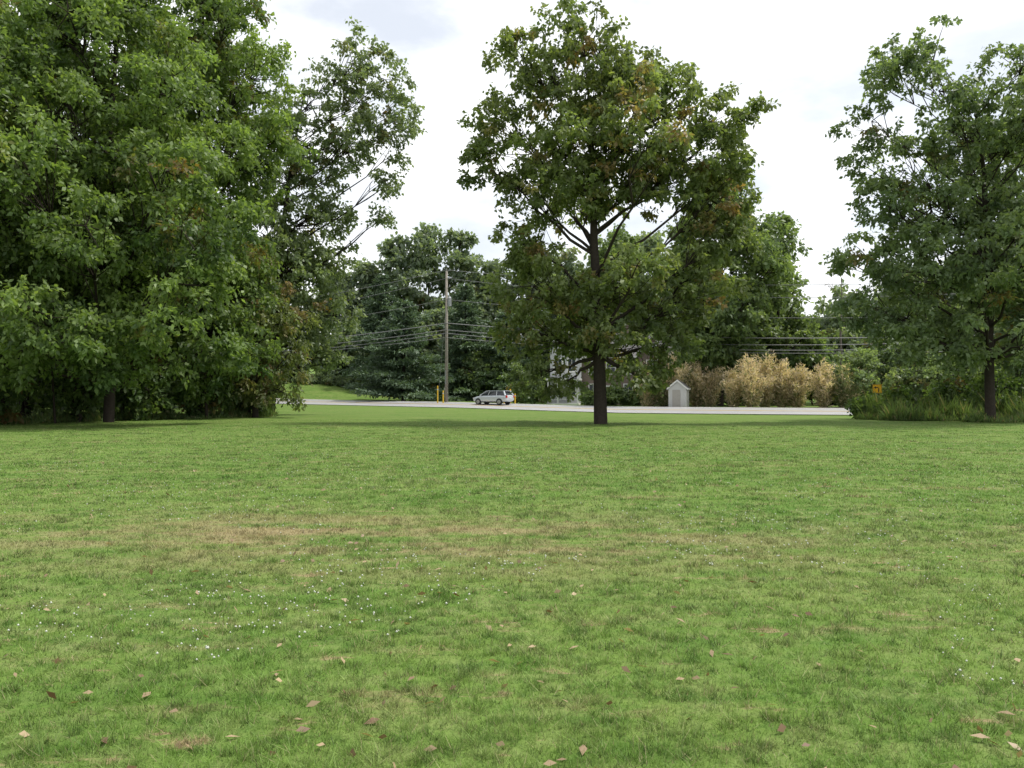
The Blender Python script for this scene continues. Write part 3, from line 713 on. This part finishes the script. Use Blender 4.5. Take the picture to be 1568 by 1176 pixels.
# ------------------------------------------------------------------ car (silver hatchback)
m_car = simple('silver_car_paint', (.60, .64, .68), .28, .02, metal=.25)
m_tyre = simple('tyre_rubber', (.02, .02, .02), .8); m_rim = simple('alloy_wheel', (.5, .5, .52), .3, metal=.7)
m_cglass = simple('car_glass', (.02, .025, .03), .05); m_red = simple('tail_lamp_red', (.5, .02, .015), .2); m_lamp = simple('headlamp_clear', (.7, .7, .72), .1)
cx = -3.3; d_ = 1.7
i0 = int(np.argmin(np.abs(rx - cx))); cpx = rx[i0] + nor[i0, 0] * d_; cpy = ry[i0] + nor[i0, 1] * d_
ang = math.atan2(-tang[i0, 1], -tang[i0, 0])
car = empty('silver_hatchback_car', (cpx, cpy, H(cpx, cpy) + .065), ang)
car.scale = (1.06, 1.03, 1.02)
st = [(-2.16, .50, .92, .74), (-2.10, .36, .98, .82), (-1.85, .27, 1.03, .87), (-1.2, .24, 1.03, .90), (-.3, .22, 1.01, .91), (.6, .22, .99, .91), (1.1, .24, .95, .90), (1.6, .26, .87, .87), (1.95, .30, .77, .80), (2.13, .38, .66, .68)]
bm = bmesh.new(); rings = []
for (x, zb, zt, w) in st:
    pr = [(-w * .86, zb), (-w * .98, zb + .12), (-w, zb + (zt - zb) * .5), (-w * .97, zt - .08), (-w * .88, zt), (0, zt + .03), (w * .88, zt), (w * .97, zt - .08), (w, zb + (zt - zb) * .5), (w * .98, zb + .12), (w * .86, zb)]
    rings.append([bm.verts.new((x, a, b_)) for a, b_ in pr])
for a, b_ in zip(rings[:-1], rings[1:]):
    for q in range(11): bm.faces.new([a[q], a[(q + 1) % 11], b_[(q + 1) % 11], b_[q]])
bm.faces.new(rings[0]); bm.faces.new(rings[-1])
o = bm_obj('body', bm, m_car, car, True); mod = o.modifiers.new('s', 'SUBSURF'); mod.levels = 2; mod.render_levels = 2
bot = [(-2.02, .80), (-1.0, .83), (.2, .83), (1.18, .78)]; topg = [(-1.70, .60), (-.9, .66), (-.1, .67), (.38, .62)]
bm = bmesh.new(); rr_ = []
for (xb, wb), (xt, wt) in zip(bot, topg):
    rr_.append([bm.verts.new(p) for p in ((xb, -wb, .98), (xt, -wt, 1.45), (xt, wt, 1.45), (xb, wb, .98))])
for a, b_ in zip(rr_[:-1], rr_[1:]):
    for q in range(4): bm.faces.new([a[q], a[(q + 1) % 4], b_[(q + 1) % 4], b_[q]])
bm.faces.new(rr_[0]); bm.faces.new(rr_[-1]); bm_obj('windows', bm, m_cglass, car)
bm = bmesh.new(); add_box(bm, (-.66, 0, 1.475), (2.2, 1.30, .07), bevel=.03)
for s in (-1, 1):
    add_cyl(bm, (1.2, s * .79, .96), (.40, s * .63, 1.47), .035, .03, 8); add_cyl(bm, (.12, s * .84, .98), (-.05, s * .67, 1.47), .028, .025, 8)
    add_cyl(bm, (-.95, s * .84, .98), (-.9, s * .67, 1.47), .028, .025, 8); add_cyl(bm, (-2.0, s * .80, .98), (-1.72, s * .61, 1.46), .09, .07, 8)
    add_box(bm, (.95, s * .98, 1.02), (.14, .18, .13), bevel=.03)
add_box(bm, (-1.80, 0, 1.48), (.3, 1.15, .04), bevel=.015)
bm_obj('roof_and_pillars', bm, m_car, car, False)
for q, (x, s) in enumerate(((1.32, -1), (1.32, 1), (-1.30, -1), (-1.30, 1))):
    bm = bmesh.new()
    add_cyl(bm, (x, s * .70, .31), (x, s * .93, .31), .31, .30, 28, 0); add_cyl(bm, (x, s * .93, .31), (x, s * .945, .31), .21, .20, 20, 1)
    for k_ in range(5):
        a = k_ * 1.2566; add_box(bm, (x + math.cos(a) * .1, s * .95, .31 + math.sin(a) * .1), (.2, .012, .04), mi=2, rot=Matrix.Rotation(-a, 4, 'Y'))
    add_cyl(bm, (x, s * .69, .34), (x, s * .912, .34), .345, .345, 28, 0)
    bm_obj('wheel_%d' % (q + 1), bm, [m_tyre, m_rim, m_rim], car)
bm = bmesh.new()
for s in (-1, 1): add_box(bm, (-2.10, s * .70, .86), (.14, .24, .26), bevel=.03)
bm_obj('tail_lamps', bm, m_red, car)
bm = bmesh.new()
for s in (-1, 1): add_box(bm, (2.0, s * .62, .68), (.2, .28, .13), bevel=.03)
add_box(bm, (-2.17, 0, .72), (.02, .5, .13)); bm_obj('headlamps_and_plate', bm, m_lamp, car)
bm = bmesh.new(); add_box(bm, (2.1, 0, .45), (.1, 1.0, .14), bevel=.02)
for s in (-1, 1): add_box(bm, (0, s * .9, .27), (1.9, .04, .1), bevel=.01)
bm_obj('grille_and_sills', bm, m_tyre, car)

# ------------------------------------------------------------------ light and sky
SUN_EL = math.radians(60); SUN_AZ = math.radians(85)   # azimuth clockwise from +Y (view direction)
dirv = Vector((math.sin(SUN_AZ) * math.cos(SUN_EL), math.cos(SUN_AZ) * math.cos(SUN_EL), math.sin(SUN_EL)))
sl = bpy.data.lights.new('sun', 'SUN'); sl.energy = 4.2; sl.angle = math.radians(6); sl.color = (1, .96, .89)
so = bpy.data.objects.new('sun', sl); COL.objects.link(so); so.rotation_euler = dirv.to_track_quat('Z', 'Y').to_euler(); so.location = (30, 20, 60)
w = bpy.data.worlds.new('World'); scene.world = w; w.use_nodes = True; nt = w.node_tree
bg = nt.nodes['Background']; sky = nt.nodes.new('ShaderNodeTexSky'); sky.sky_type = 'NISHITA'; sky.sun_disc = False
sky.sun_elevation = SUN_EL; sky.sun_rotation = SUN_AZ; sky.dust_density = 3.0; sky.air_density = 1.0
nt.links.new(sky.outputs[0], bg.inputs['Color']); bg.inputs['Strength'].default_value = 0.15
bg2 = nt.nodes.new('ShaderNodeBackground'); bg2.inputs['Color'].default_value = (.97, .985, 1.0, 1); bg2.inputs['Strength'].default_value = 1.4
tc = nt.nodes.new('ShaderNodeTexCoord'); mp = nt.nodes.new('ShaderNodeMapping'); mp.inputs['Scale'].default_value = (1, 1, 2.2)
nz = nt.nodes.new('ShaderNodeTexNoise'); nz.inputs['Scale'].default_value = 2.6; nz.inputs['Detail'].default_value = 7; nz.inputs['Roughness'].default_value = .55
mr = nt.nodes.new('ShaderNodeMapRange'); mr.inputs['From Min'].default_value = .40; mr.inputs['From Max'].default_value = .60; mr.inputs['To Min'].default_value = .50; mr.interpolation_type = 'SMOOTHSTEP'
nt.links.new(tc.outputs['Generated'], mp.inputs[0]); nt.links.new(mp.outputs[0], nz.inputs['Vector']); nt.links.new(nz.outputs['Fac'], mr.inputs['Value'])
ms = nt.nodes.new('ShaderNodeMixShader'); nt.links.new(mr.outputs[0], ms.inputs[0]); nt.links.new(bg.outputs[0], ms.inputs[1]); nt.links.new(bg2.outputs[0], ms.inputs[2])
nt.links.new(ms.outputs[0], nt.nodes['World Output'].inputs['Surface'])

# ------------------------------------------------------------------ camera
cam = bpy.data.cameras.new('camera'); co = bpy.data.objects.new('camera', cam); COL.objects.link(co)
cam.sensor_width = 36; cam.lens = 27.7; cam.clip_end = 6000; cam.clip_start = .1
co.location = (0, 0, 1.6); co.rotation_euler = (math.radians(90.66), 0, 0)
scene.camera = co
scene.view_settings.view_transform = 'Standard'; scene.view_settings.look = 'None'; scene.view_settings.exposure = 0
scene.cycles.max_bounces = 4; scene.cycles.transmission_bounces = 3; scene.cycles.diffuse_bounces = 3
print('LEAVES', tot)
